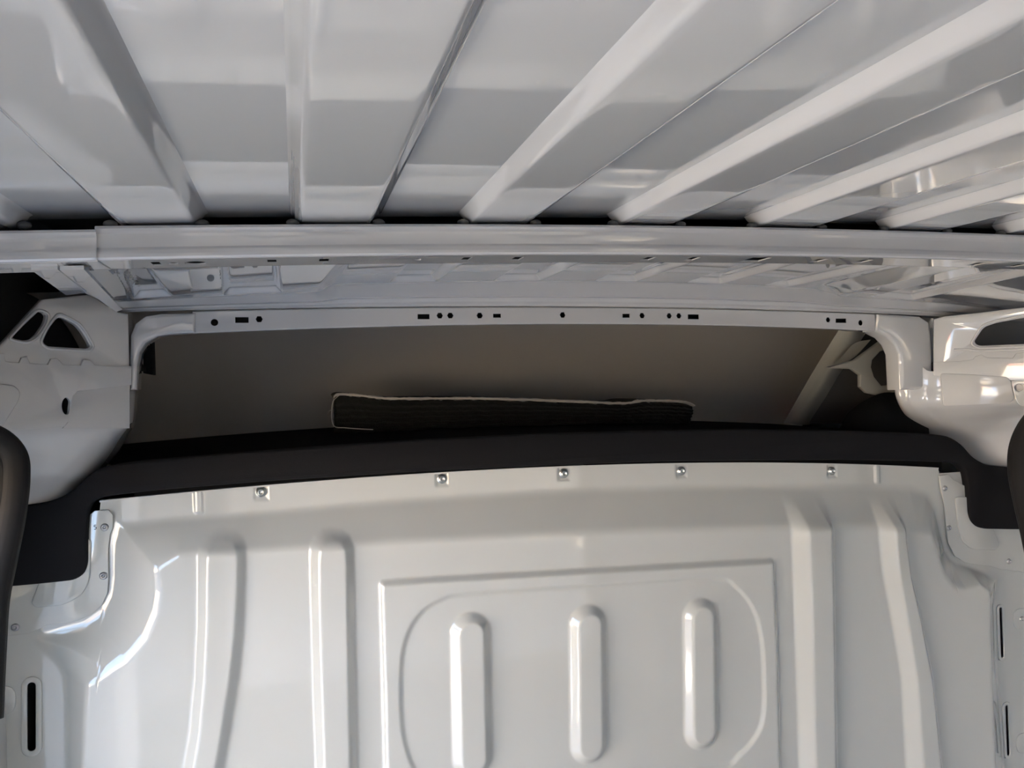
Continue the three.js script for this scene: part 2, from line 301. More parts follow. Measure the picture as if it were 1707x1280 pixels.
// ---------------------------------------------------------------- header rail with holes above the compartment opening
{
  const h = thing('header_rail', 'white steel rail punched with holes above the dark overhead compartment', 'rail');
  const xa = -0.699, xb = 0.737, v = (x, y) => [x, y];
  const toV = (P) => P.map(([x, y]) => [x, (y - BB(x)) / (BT(x) - BB(x)) * 0.03]);
  const circ = [[-0.6632, 1.7215], [-0.5879, 1.7273], [-0.2598, 1.7339], [-0.2393, 1.734], [-0.1815, 1.734], [-0.011, 1.7353], [0.1625, 1.7342], [0.224, 1.7338], [0.2463, 1.7338], [0.6128, 1.7252], [0.6985, 1.7184]];
  const rc = [[-0.6285, 1.7309], [-0.6059, 1.7208], [-0.3023, 1.7368], [-0.2796, 1.7271], [-0.1544, 1.7375], [-0.1389, 1.7299], [0.1183, 1.7379], [0.1348, 1.7299], [0.2668, 1.7368], [0.2932, 1.7268], [0.6324, 1.7279], [0.6606, 1.7185]];
  const holes = circ.map(([x, y], i) => toV(ngon(x, y, 0.0062, i === 0 || i === 10 ? 18 : 6)));
  for (let k = 0; k < rc.length; k += 2) { const [x0, y0] = rc[k], [x1, y1] = rc[k + 1]; holes.push(toV(rect(x0, y1, x1, y0))); }
  for (const q of holes) if (THREE.ShapeUtils.area(q.map((p) => new THREE.Vector2(...p))) < 0) q.reverse();
  mesh('rail_face', holedStrip(xa, xb, 0.03, 0.002, holes, (x, vv, d) => [x, lerp(BB(x), BT(x), vv / 0.03), -1.452 + d]), M.roof, h);
  mesh('rail_lip', sweepX(range(xa, xb, 40), (x) => [[-1.45, BT(x)], [-1.452, BT(x) + 0.002], [-1.47, BT(x) + 0.003]]), M.roof, h);
  mesh('rail_lip', sweepX(range(xa, xb, 40), (x) => [[-1.45, BB(x)], [-1.4505, BB(x) - 0.0015], [-1.453, BB(x) - 0.0025], [-1.47, BB(x) + 0.002]]), M.roof, h);
  mesh('rail_back', sweepX(range(xa, xb, 40), (x) => [[-1.466, BB(x) + 0.001], [-1.49, BB(x) + 0.004], [-1.49, BT(x)], [-1.466, BT(x) + 0.002]]), M.cavity, h);  // dark back plate puts shade behind the punched holes
  const lc = [[-0.6939, 1.7379], [-0.7483, 1.7367], [-0.7741, 1.7325], [-0.7905, 1.7191], [-0.7985, 1.6985], [-0.8004, 1.6573], [-0.8015, 1.6057], [-0.7912, 1.6055], [-0.7893, 1.6468], [-0.785, 1.6694], [-0.7752, 1.6859], [-0.7568, 1.6972], [-0.7298, 1.7012], [-0.6947, 1.7031]];
  tag(mesh('corner_piece', slab(lc, -1.445, 0.05, 0.006), M.roof, h), 'curved corner piece at the left end');
  const rcn = [[0.7434, 1.7387], [0.8059, 1.7361], [0.8595, 1.7333], [0.8846, 1.7209], [0.8923, 1.693], [0.8922, 1.6318], [0.8884, 1.5624], [0.8008, 1.5646], [0.7991, 1.6195], [0.7983, 1.647], [0.7873, 1.669], [0.768, 1.6855], [0.7357, 1.6993]];
  tag(mesh('corner_piece', slab(rcn, -1.445, 0.05, 0.009), M.body, h), 'curved corner piece at the right end');
}

// ---------------------------------------------------------------- bulkhead
const bulk = structure('wall_front', 'pale grey pressed steel bulkhead with raised vertical ribs', 'bulkhead');
{
  const outer = [[-0.8298, 1.3851], [-0.7695, 1.3859], [-0.5979, 1.3867], [-0.3627, 1.3932], [-0.0676, 1.3946], [0.1931, 1.3864], [0.4494, 1.3753], [0.8228, 1.3508], [0.8746, 1.3297], [0.899, 1.2906], [0.9096, 1.2411], [0.9203, 1.1956], [0.9487, 1.1597], [1.029, 1.1328], [1.0715, 1.1119], [1.0669, 1.0795], [1.0604, 1.0444], [1.0618, 0.9159], [1.0754, 0.7713], [1.0819, 0.6272], [1.0642, -1.2254], [-0.9689, -0.331], [-0.9158, 0.9644], [-0.9147, 1.0548], [-0.9167, 1.1276], [-0.9278, 1.1511], [-0.9521, 1.178], [-0.9658, 1.1976], [-0.9533, 1.2051], [-0.9176, 1.2122], [-0.8813, 1.2184], [-0.8571, 1.2341], [-0.8446, 1.2594], [-0.8393, 1.2896], [-0.8381, 1.3457]];
  const inner = [[-0.7531, 1.3003], [-0.7228, 1.3199], [-0.5976, 1.3154], [-0.3701, 1.3105], [-0.0845, 1.3012], [0.1679, 1.291], [0.4449, 1.2747], [0.7502, 1.2502], [0.8311, 1.2333], [0.8463, 1.1863], [0.8648, 1.1401], [0.894, 1.1076], [0.9311, 1.1012], [0.9691, 1.1099], [0.991, 1.0913], [0.9902, 1.0087], [0.9895, 0.871], [0.9918, 0.664], [0.9801, -1.1225], [-0.9211, -0.2861], [-0.8752, 0.9697], [-0.8678, 1.0668], [-0.8631, 1.1212], [-0.8496, 1.1254], [-0.8041, 1.1514], [-0.7722, 1.1876], [-0.7546, 1.2319], [-0.7492, 1.2666]];
  const plateau = loft(outer, inner), HP = 0.045;
  const band = (lo, li, ri, ro) => loft([...lo, ...ro.slice().reverse()], [...li, ...ri.slice().reverse()]);
  const feats = [
    [0.014, loft(
      [[-0.6973, 1.3177], [-0.696, 1.3359], [-0.688, 1.3516], [-0.6744, 1.3608], [-0.6542, 1.3634], [-0.6339, 1.3577], [-0.6205, 1.3464], [-0.614, 1.3293], [-0.6152, 1.2796], [-0.6203, 1.1868], [-0.63, 1.1052], [-0.6457, 1.0145], [-0.6611, 0.9346], [-0.7358, 0.7446], [-0.8047, 0.7588], [-0.7312, 0.9461], [-0.7163, 1.0249], [-0.7067, 1.115], [-0.7008, 1.2059]],
      [[-0.6764, 1.3159], [-0.6742, 1.329], [-0.6682, 1.3378], [-0.6547, 1.3408], [-0.6403, 1.3355], [-0.6337, 1.3247], [-0.6333, 1.3019], [-0.6366, 1.2403], [-0.6419, 1.1789], [-0.6513, 1.108], [-0.6669, 1.0176], [-0.6822, 0.9381], [-0.7543, 0.7504], [-0.7819, 0.7561], [-0.7106, 0.9427], [-0.6955, 1.0218], [-0.6858, 1.1124], [-0.6799, 1.2037]])],
    [0.016, loft(
      [[-0.5144, 1.3021], [-0.5129, 1.3232], [-0.5043, 1.3405], [-0.4897, 1.35], [-0.472, 1.3519], [-0.4523, 1.3472], [-0.4378, 1.3354], [-0.431, 1.3144], [-0.4322, 1.2198], [-0.4326, 1.1123], [-0.4336, 0.8974], [-0.4345, 0.6825], [-0.5133, 0.6987], [-0.5124, 0.9103], [-0.5146, 1.1223], [-0.5152, 1.2281]],
      [[-0.4919, 1.3002], [-0.4894, 1.3159], [-0.483, 1.325], [-0.4715, 1.3283], [-0.4591, 1.3231], [-0.4531, 1.3119], [-0.4516, 1.2861], [-0.4521, 1.2218], [-0.4526, 1.1147], [-0.4546, 0.9008], [-0.4554, 0.6889], [-0.4928, 0.6966], [-0.4919, 0.9069], [-0.4931, 1.1196], [-0.4926, 1.2259]])],
    [0.009, step(roundCorners([[-0.3941, 1.2529], [-0.3168, 1.2512], [-0.086, 1.2427], [0.1664, 1.2333], [0.4304, 1.2229], [0.4345, 1.0072], [0.4319, 0.5038], [-0.3941, 0.6742], [-0.3936, 1.0534]], 0.014), 0.012)],
    [-0.0045, step(smoothClosed([[-0.3618, 1.0511], [-0.3582, 1.1104], [-0.344, 1.1578], [-0.3168, 1.1932], [-0.2786, 1.2113], [-0.2288, 1.2164], [0.0345, 1.2073], [0.284, 1.1973], [0.3333, 1.1767], [0.3742, 1.1281], [0.3938, 1.0637], [0.3984, 0.9758], [0.3949, 0.9014], [0.3752, 0.8569], [0.3319, 0.8214], [0.2801, 0.805], [0.0244, 0.8248], [-0.2605, 0.8515], [-0.3104, 0.8687], [-0.3394, 0.9008], [-0.3566, 0.9525], [-0.3619, 1.0022]], 3), 0.009)],
    [0.022, band([[0.4699, 1.3831], [0.4692, 1.2564], [0.4715, 1.1295], [0.474, 0.7488], [0.4756, 0.4948]], [[0.5067, 1.381], [0.506, 1.2535], [0.5084, 1.1258], [0.5079, 0.7432], [0.5096, 0.4903]], [[0.5545, 1.3782], [0.5538, 1.2497], [0.5532, 1.1213], [0.5482, 0.7366], [0.5499, 0.482]], [[0.5817, 1.3766], [0.5795, 1.2477], [0.5774, 1.1189], [0.5738, 0.7324], [0.5755, 0.4742]])],
    [0.022, band([[0.6932, 1.3702], [0.6909, 1.2389], [0.6996, 1.1593], [0.7163, 1.0786], [0.7407, 0.9303], [0.7484, 0.7038], [0.7583, 0.4365]], [[0.728, 1.3682], [0.7257, 1.2362], [0.7329, 1.1562], [0.7482, 1.0753], [0.7729, 0.9262], [0.7856, 0.6977], [0.7972, 0.4311]], [[0.744, 1.3673], [0.7449, 1.2347], [0.7554, 1.1542], [0.774, 1.0726], [0.8054, 0.9221], [0.8248, 0.6913], [0.8333, 0.4237]], [[0.7665, 1.366], [0.769, 1.2328], [0.7796, 1.152], [0.7999, 1.0699], [0.8316, 0.9187], [0.8545, 0.6865], [0.863, 0.4149]])],
  ];
  for (const [a, b] of [[[-0.2261, 1.1392], [-0.2273, 0.9084]], [[0.0074, 1.1294], [0.0038, 0.8981]], [[0.2504, 1.1176], [0.2469, 0.8893]]]) {
    const r = 0.041, r2 = 0.02;
    const d = (x, y) => { const ex = b[0] - a[0], ey = b[1] - a[1], t = clamp(((x - a[0]) * ex + (y - a[1]) * ey) / (ex * ex + ey * ey)); return Math.hypot(x - a[0] - ex * t, y - a[1] - ey * t); };
    feats.push([0.015, (x, y) => wall((r - d(x, y)) / (r - r2))]);
  }
  const bolts = [[-0.5921, 1.4175], [-0.2629, 1.4224], [-0.0166, 1.4191], [0.2433, 1.4098], [0.6132, 1.3897]];
  const slots = [[[-0.9614, 1.1183], [-0.9635, 1.0169]], [[1.0746, 1.0358], [1.0765, 0.9241]], [[1.0854, 0.8013], [1.0874, 0.6893]]];
  const flangeRidges = [[-0.6966, 1.405], [0.7326, 1.3737]];
  const dimple = (x, y, [cx, cy], w, h) => wall((w - Math.max(Math.abs(x - cx), Math.abs(y - cy) * w / h)) / 0.005);
  const Hgt = (x, y) => {
    const t = plateau(x, y); let h = HP * t; const k = t * t;
    if (k > 0) for (const [a, f] of feats) h += a * k * f(x, y);
    if (t === 0) {
      for (const p of bolts) h -= 0.003 * dimple(x, y, p, 0.0135, 0.016);
      for (const p of flangeRidges) h += 0.003 * dimple(x, y, p, 0.009, 0.06);
    }
    return h;
  };
  const inSlot = (x, y, m) => slots.some(([a, b]) => Math.abs(x - a[0]) < m && y < a[1] + m && y > b[1] - m);
  // columns 3 mm apart, rows measured down from the top edge, coarse below the part in view
  const x0 = -1.0, x1 = 1.22, nx = 820, ys = [];
  for (let s = 0; s < 0.84; s += 0.0028) ys.push(s); for (let s = 0.86; s < 1.42; s += 0.05) ys.push(s); ys.push(1.43);
  const topOf = (x) => KT(clamp(x, -0.86, 0.905)) + (x < -0.852 ? -0.02 : 0) + (x > 0.905 ? -0.012 : 0);
  const pos = [], idx = [], ny = ys.length - 1;
  for (let j = 0; j <= ny; j++) for (let i = 0; i <= nx; i++) { const x = lerp(x0, x1, i / nx), y = Math.max(0, topOf(x) - ys[j]); pos.push(x, y, -1.45 + Hgt(x, y)); }
  for (let j = 0; j < ny; j++) for (let i = 0; i < nx; i++) {
    const a = j * (nx + 1) + i, b = a + 1, c = a + nx + 1, d = c + 1;
    if (inSlot((pos[a * 3] + pos[d * 3]) / 2, (pos[a * 3 + 1] + pos[d * 3 + 1]) / 2, 0.009)) continue;
    idx.push(a, c, d, a, d, b);
  }
  mesh('pressed_panel', geoFrom(pos, idx), M.panel, bulk);
  // thin upper edge of the sheet and the steel strip behind it
  mesh('panel_edge', sweepX(range(-0.853, 0.903, 50), (x) => [[-1.4485, KT(x) - 0.002], [-1.448, KT(x) + 0.001], [-1.456, KT(x) + 0.0018]]), M.panel, bulk);
  mesh('steel_strip', sweepX(range(-0.775, 0.858, 50), (x) => [[-1.456, KT(x) - 0.01], [-1.4555, KT(x) + 0.008], [-1.46, KT(x) + 0.0085]]), M.rivet, bulk);
  // bolts
  const head = new THREE.LatheGeometry([[0.0001, 0.004], [0.0032, 0.004], [0.0036, 0.0068], [0.0052, 0.0066], [0.0062, 0.005], [0.0064, 0.0022], [0.0092, 0.0018], [0.0096, 0.0005], [0.0096, -0.004]].map((p) => new THREE.Vector2(...p)), 20); head.rotateX(Math.PI / 2);
  for (const [x, y] of [...bolts, ...[[-1.0088, 1.0998], [1.1376, 1.0062]]]) { const o = mesh('bolt', head, M.steel, bulk); o.position.set(x, y, -1.4515); o.rotation.z = rnd() * 3; }
  for (const [x, y] of [[-1.0088, 1.0998], [1.1376, 1.0062], [1.1375, 0.7076]]) { const g = slab(roundCorners(rect(x - 0.024, y - 0.024, x + 0.024, y + 0.024), 0.02), -1.4485, 0.003, 0.001); mesh('bolt_pad', g, M.panel, bulk); }
  // slot collars
  for (const [a, b] of slots) {
    const cap = (r) => { const P = []; for (let k = 0; k <= 10; k++) P.push([a[0] + r * Math.cos(k / 10 * Math.PI), a[1] + r * Math.sin(k / 10 * Math.PI)]); for (let k = 0; k <= 10; k++) P.push([b[0] - r * Math.cos(k / 10 * Math.PI), b[1] - r * Math.sin(k / 10 * Math.PI)]); return P; };
    const w = a[0] < 0 ? 0.0155 : 0.012; mesh('slot_collar', slab(cap(w), -1.4475, 0.0035, 0.0012, [cap(a[0] < 0 ? 0.0062 : 0.0042).reverse()]), M.panel, bulk);
  }
  // riveted corner plates
  const rg = new THREE.LatheGeometry([[0.0001, 0.0005], [0.0022, 0.0005], [0.0026, 0.0032], [0.0040, 0.0032], [0.0060, 0.0018], [0.0066, 0], [0.0066, -0.001]].map((p) => new THREE.Vector2(...p)), 18); rg.rotateX(Math.PI / 2);
  const five = [[-0.8579, 1.3785], [-0.8608, 1.3789], [-0.8611, 1.3758], [-0.8595, 1.3761], [-0.858, 1.3749], [-0.8581, 1.3728], [-0.8596, 1.3716], [-0.8614, 1.3722]].map(([x, y]) => [x, y, -1.4442]);
  const plates = [
    [[[-0.8671, 1.3967], [-0.8596, 1.4032], [-0.8385, 1.4028], [-0.8323, 1.3942], [-0.8328, 1.3718], [-0.8376, 1.3609], [-0.841, 1.3347], [-0.841, 1.2899], [-0.8435, 1.2616], [-0.8522, 1.2431], [-0.8681, 1.2285], [-0.8909, 1.2199], [-0.9357, 1.2177], [-0.9633, 1.2068], [-1.0127, 1.2054], [-1.0284, 1.2689], [-0.9845, 1.3139], [-0.8732, 1.3242]],
      [[-0.9441, 1.2928], [-0.9572, 1.2573], [-0.9504, 1.2487], [-0.9078, 1.2493], [-0.8804, 1.2637], [-0.869, 1.2889], [-0.8657, 1.3544], [-0.8765, 1.3603], [-0.9221, 1.3288]], [[-0.8452, 1.3741], [-0.8488, 1.2921], [-0.9816, 1.2193]], 'left'],
    [[[0.9014, 1.3634], [0.9255, 1.3649], [0.9407, 1.3515], [0.975, 1.3354], [1.118, 1.2695], [1.1615, 1.1871], [1.172, 1.1096], [1.1244, 1.1226], [1.0719, 1.1316], [1.0399, 1.1429], [1.0116, 1.1468], [0.9679, 1.1577], [0.9405, 1.174], [0.9224, 1.2062], [0.917, 1.254], [0.9148, 1.2945], [0.9055, 1.3299]],
      [[0.9409, 1.3126], [0.9491, 1.2394], [0.9586, 1.2079], [0.9842, 1.1876], [1.0586, 1.1787], [1.0679, 1.1907], [1.0512, 1.2318], [1.0258, 1.2761], [0.9827, 1.3099]], [[0.9157, 1.3337], [0.9249, 1.2412], [1.0992, 1.1482]], 'right'],
  ];
  for (const [P, E, R, s] of plates) {
    const ccw = (Q) => THREE.ShapeUtils.area(Q.map((p) => new THREE.Vector2(...p))) < 0 ? Q.slice().reverse() : Q;
    const pl = mesh('corner_plate', slab(ccw(P), -1.4445, 0.004, 0.0008), M.panel, bulk); tag(pl, `flat riveted corner plate at the ${s} end`);
    mesh('embossed_pad', slab(roundCorners(ccw(E), 0.012), -1.4405, 0.005, 0.0024, [], 5), M.panel, pl);
    if (s === 'left') tag(mesh('printed_digit', new THREE.TubeGeometry(new THREE.CatmullRomCurve3(five.map((p) => new THREE.Vector3(...p)), false, 'catmullrom', 0.2), 40, 0.0006, 6), M.dark, pl), 'small dark printed 5');
    for (const [x, y] of R) { const o = mesh('rivet', rg, M.rivet, pl); o.position.set(x, y, -1.4445); }
  }
}

// ---------------------------------------------------------------- black shelf edge trim
{
  const top = [[-1.015, 1.4195], [-0.9659, 1.4202], [-0.9299, 1.4217], [-0.9021, 1.4319], [-0.8793, 1.4486], [-0.8644, 1.4659], [-0.8413, 1.4779], [-0.7864, 1.4842], [-0.6945, 1.4879], [-0.595, 1.4916], [-0.4595, 1.4961], [-0.3052, 1.4993], [-0.0681, 1.5008], [0.1641, 1.4974], [0.3873, 1.4923], [0.597, 1.4814], [0.7462, 1.4714], [0.8722, 1.4621], [0.9232, 1.4545], [0.9605, 1.432], [0.9859, 1.4041], [1.0241, 1.3839], [1.0973, 1.373], [1.2077, 1.3657]];
  const bot = [[1.203, 1.2181], [1.1218, 1.2242], [1.0212, 1.2331], [0.9984, 1.239], [0.9813, 1.2543], [0.9749, 1.273], [0.9729, 1.3222], [0.9718, 1.3432], [0.9658, 1.3744], [0.942, 1.3924], [0.8051, 1.4035], [0.6264, 1.4152], [0.4439, 1.4231], [0.1894, 1.4335], [-0.0697, 1.4384], [-0.3066, 1.4396], [-0.5243, 1.4384], [-0.5963, 1.4372], [-0.764, 1.4325], [-0.8425, 1.4272], [-0.86, 1.4192], [-0.8666, 1.4065], [-0.8688, 1.3915], [-0.8704, 1.316], [-0.8762, 1.2993], [-0.8909, 1.2906], [-0.931, 1.2894], [-0.9878, 1.2888], [-1.0178, 1.2907]];
  const P = roundCorners([...top, ...bot], 0.02, 3); if (THREE.ShapeUtils.area(P.map((p) => new THREE.Vector2(...p))) < 0) P.reverse();
  const t = mesh('shelf_trim', slab(P, -1.432, 0.028, 0.006, [], 4), M.plastic);
  tag(t, 'long black plastic trim along the top of the bulkhead, dropping at both ends', 'trim');
}

// ---------------------------------------------------------------- overhead compartment: shelf, inner skin, carpet, brackets
{
  const tt = poly([1.502, -0.012, -0.036]);   // top line of the trim
  const ys = (z) => 0.012 * clamp((-1.47 - z) / 0.3);
  const s = mesh('overhead_shelf', mergeGeometries([gridGeo(30, 20, (u, v) => { const z = lerp(-1.455, -2.3, v), w = 0.17 * clamp(v * 3), x = lerp(-0.80 - w, 0.90 + 0.1 * w, u); return [x, tt(x) - 0.018 + ys(z), z]; }), gridGeo(30, 1, (u, v) => { const x = lerp(-0.80, 0.92, u); return [x, v ? tt(x) - 0.018 : tt(x) - 0.09, -1.455]; })]), M.shelf);
  tag(s, 'black overhead shelf floor behind the trim, below the carpet piece', 'shelf');
  // inner skin of the roof nose: leans forward from the header down to the shelf
  const sk = mesh('wall_compartment', gridGeo(40, 30, (u, v) => { const x = lerp(XL + 0.02, 1.0, u), a = v * Math.PI / 2; return [x, 1.80 - 0.36 * (1 - Math.cos(a)) - 0.02 * x * x, -1.53 - 0.62 * Math.sin(a) * (1 - 0.12 * x * x)]; }), M.skin);
  sk.userData = { label: 'dim grey inner roof skin at the back of the overhead compartment', category: 'wall', kind: 'structure' };

  // carpet offcut lying on the shelf, its pale backing turned over at the top
  const c = thing('carpet_piece', 'folded black carpet offcut with pale turned edge lying on the overhead shelf', 'carpet');
  const edge = [[-0.4456, 1.5801], [-0.4322, 1.5865], [-0.3868, 1.5825], [-0.3191, 1.5737], [-0.2216, 1.5709], [-0.1064, 1.5677], [0.0431, 1.559], [0.1676, 1.5509], [0.264, 1.545], [0.3052, 1.5498], [0.3633, 1.5481], [0.4309, 1.543], [0.4598, 1.5329]];
  const low = edge.map(([x]) => [x + (x < -0.4 ? -0.002 : x > 0.4 ? -0.01 : 0), tt(x) - 0.018 + ys(-1.78) + 0.001]);
  const row = (P, u) => crv(P, u);
  const body = gridGeo(160, 26, (u, v) => {
    const e = row(edge, u), l = row(low, u), k = v * 26, x = lerp(e[0], l[0], v), y = lerp(e[1] - 0.004, l[1], v);
    const ridge = 0.006 * Math.abs(Math.sin(k * 0.72)) + 0.004 * (vnoise(x * 90, y * 160) - 0.5), end = Math.min(1, Math.min(u, 1 - u) * 26);
    return [x + 0.002 * vnoise(y * 200, 3), y + 0.003 * (vnoise(x * 120, v * 3) - 0.5), -1.79 + 0.022 * Math.sin(Math.PI * clamp(v * 0.9 + 0.1)) * end + ridge * end];
  });
  const topB = gridGeo(160, 6, (u, v) => { const e = row(edge, u); return [e[0], e[1] - 0.004 + 0.008 * Math.sin(v * 1.4), -1.785 - v * 0.16]; });
  mesh('pile', mergeGeometries([body, topB]), M.pile, c);
  const bk = gridGeo(200, 8, (u, v) => { const e = row(edge, u), a = v * Math.PI * 1.3 - 0.5, r = 0.0042 + 0.0016 * (vnoise(e[0] * 60, 1) - 0.5); return [e[0], e[1] - 0.001 + r * Math.sin(a) + 0.0012 * (vnoise(e[0] * 240, v * 2) - 0.5), -1.778 + r * Math.cos(a)]; });
  tag(mesh('turned_edge', bk, M.backing, c), 'pale turned backing edge');
  mesh('stitching', tube([[-0.4326, 1.5852, -1.772], [-0.4463, 1.5721, -1.768], [-0.451, 1.5509, -1.762], [-0.4517, 1.5297, -1.758], [-0.4456, 1.5147, -1.758], [-0.4234, 1.5112, -1.757], [-0.3905, 1.5073, -1.757], [-0.3612, 1.5047, -1.757]], 0.0011, 50, 6), M.backing, c);
  mesh('stitching', tube([[-0.4602, 1.5444, -1.765], [-0.4562, 1.5497, -1.763], [-0.451, 1.5509, -1.762]], 0.0011, 8, 6), M.backing, c);

  // pressed gusset with its large hole, at the right end of the compartment
  const ccw = (Q) => THREE.ShapeUtils.area(Q.map((p) => new THREE.Vector2(...p))) < 0 ? Q.slice().reverse() : Q;
  const g = thing('gusset_bracket', 'pressed steel gusset with large hole at right end of overhead compartment', 'bracket');
  const gp = ccw([[0.7724, 1.6377], [0.8253, 1.669], [0.8791, 1.7008], [0.96, 1.7003], [0.9551, 1.5383], [0.8657, 1.5453], [0.8046, 1.5572], [0.786, 1.5722], [0.7868, 1.6012], [0.7631, 1.6161], [0.7036, 1.6186], [0.6953, 1.6216]]);
  const gh = ccw([[0.8244, 1.6369], [0.8478, 1.657], [0.8799, 1.6655], [0.9261, 1.6576], [0.9291, 1.5761], [0.8489, 1.5736], [0.8284, 1.596], [0.8204, 1.6195]]).reverse();
  mesh('gusset_plate', slab(gp, -1.56, 0.012, 0.004, [gh]), M.skinDark, g);
  mesh('diagonal_rib', patch([[[0.7605, 1.7131, -1.6], [0.7726, 1.709, -1.585], [0.7963, 1.7085, -1.58], [0.8415, 1.7068, -1.6]], [[0.7442, 1.6119, -1.68], [0.763, 1.6081, -1.665], [0.7805, 1.6046, -1.66], [0.8217, 1.6011, -1.68]], [[0.7173, 1.4788, -1.77], [0.7287, 1.4775, -1.755], [0.7544, 1.4735, -1.75], [0.799, 1.471, -1.77]]], 16, 16), M.skinDark, g);
  mesh('shade_sheet', patch([[[0.8402, 1.7169, -1.615], [0.92, 1.7165, -1.615], [1.0266, 1.715, -1.6]], [[0.815, 1.6014, -1.69], [0.9008, 1.5991, -1.66], [1.0324, 1.5954, -1.6]], [[0.7841, 1.475, -1.765], [0.8938, 1.4736, -1.7], [1.0476, 1.4721, -1.6]]], 10, 10), M.cavity, g);  // near-black sheet added as the shade between rib and gusset
  mesh('seam_strip', patch([[[0.798, 1.6758, -1.6], [0.8195, 1.6846, -1.6], [0.8552, 1.6887, -1.6]], [[0.7584, 1.6393, -1.6], [0.7795, 1.642, -1.6], [0.8114, 1.6504, -1.6]], [[0.7301, 1.6192, -1.6], [0.744, 1.6204, -1.6], [0.7685, 1.6274, -1.6]]], 10, 10), M.skinDark, g);
  const cap = mesh('corner_cover', patch([[[0.7954, 1.5385, -1.56], [0.8307, 1.5566, -1.54], [0.8832, 1.5552, -1.54], [0.9543, 1.5459, -1.54]], [[0.7463, 1.5082, -1.56], [0.769, 1.5161, -1.51], [0.8281, 1.5144, -1.5], [0.9232, 1.5041, -1.5]], [[0.7159, 1.459, -1.56], [0.7421, 1.4614, -1.5], [0.8083, 1.4598, -1.48], [0.9109, 1.4512, -1.48]]], 16, 16), M.shelf);
  tag(cap, 'rounded black cover under the gusset at right end of shelf', 'cover');
  const lb = thing('cable_bracket', 'small dark bracket behind the left corner of the compartment opening', 'bracket');
  mesh('bracket_box', slab(ccw([[-0.7918, 1.6966], [-0.7778, 1.7008], [-0.7773, 1.6323], [-0.7932, 1.6358]]), -1.52, 0.04, 0.004), M.shelf, lb);
  mesh('bracket_arm', slab(ccw([[-0.799, 1.6591], [-0.7875, 1.646], [-0.7877, 1.6375], [-0.8013, 1.6441]]), -1.5, 0.02, 0.003), M.shelf, lb);
}

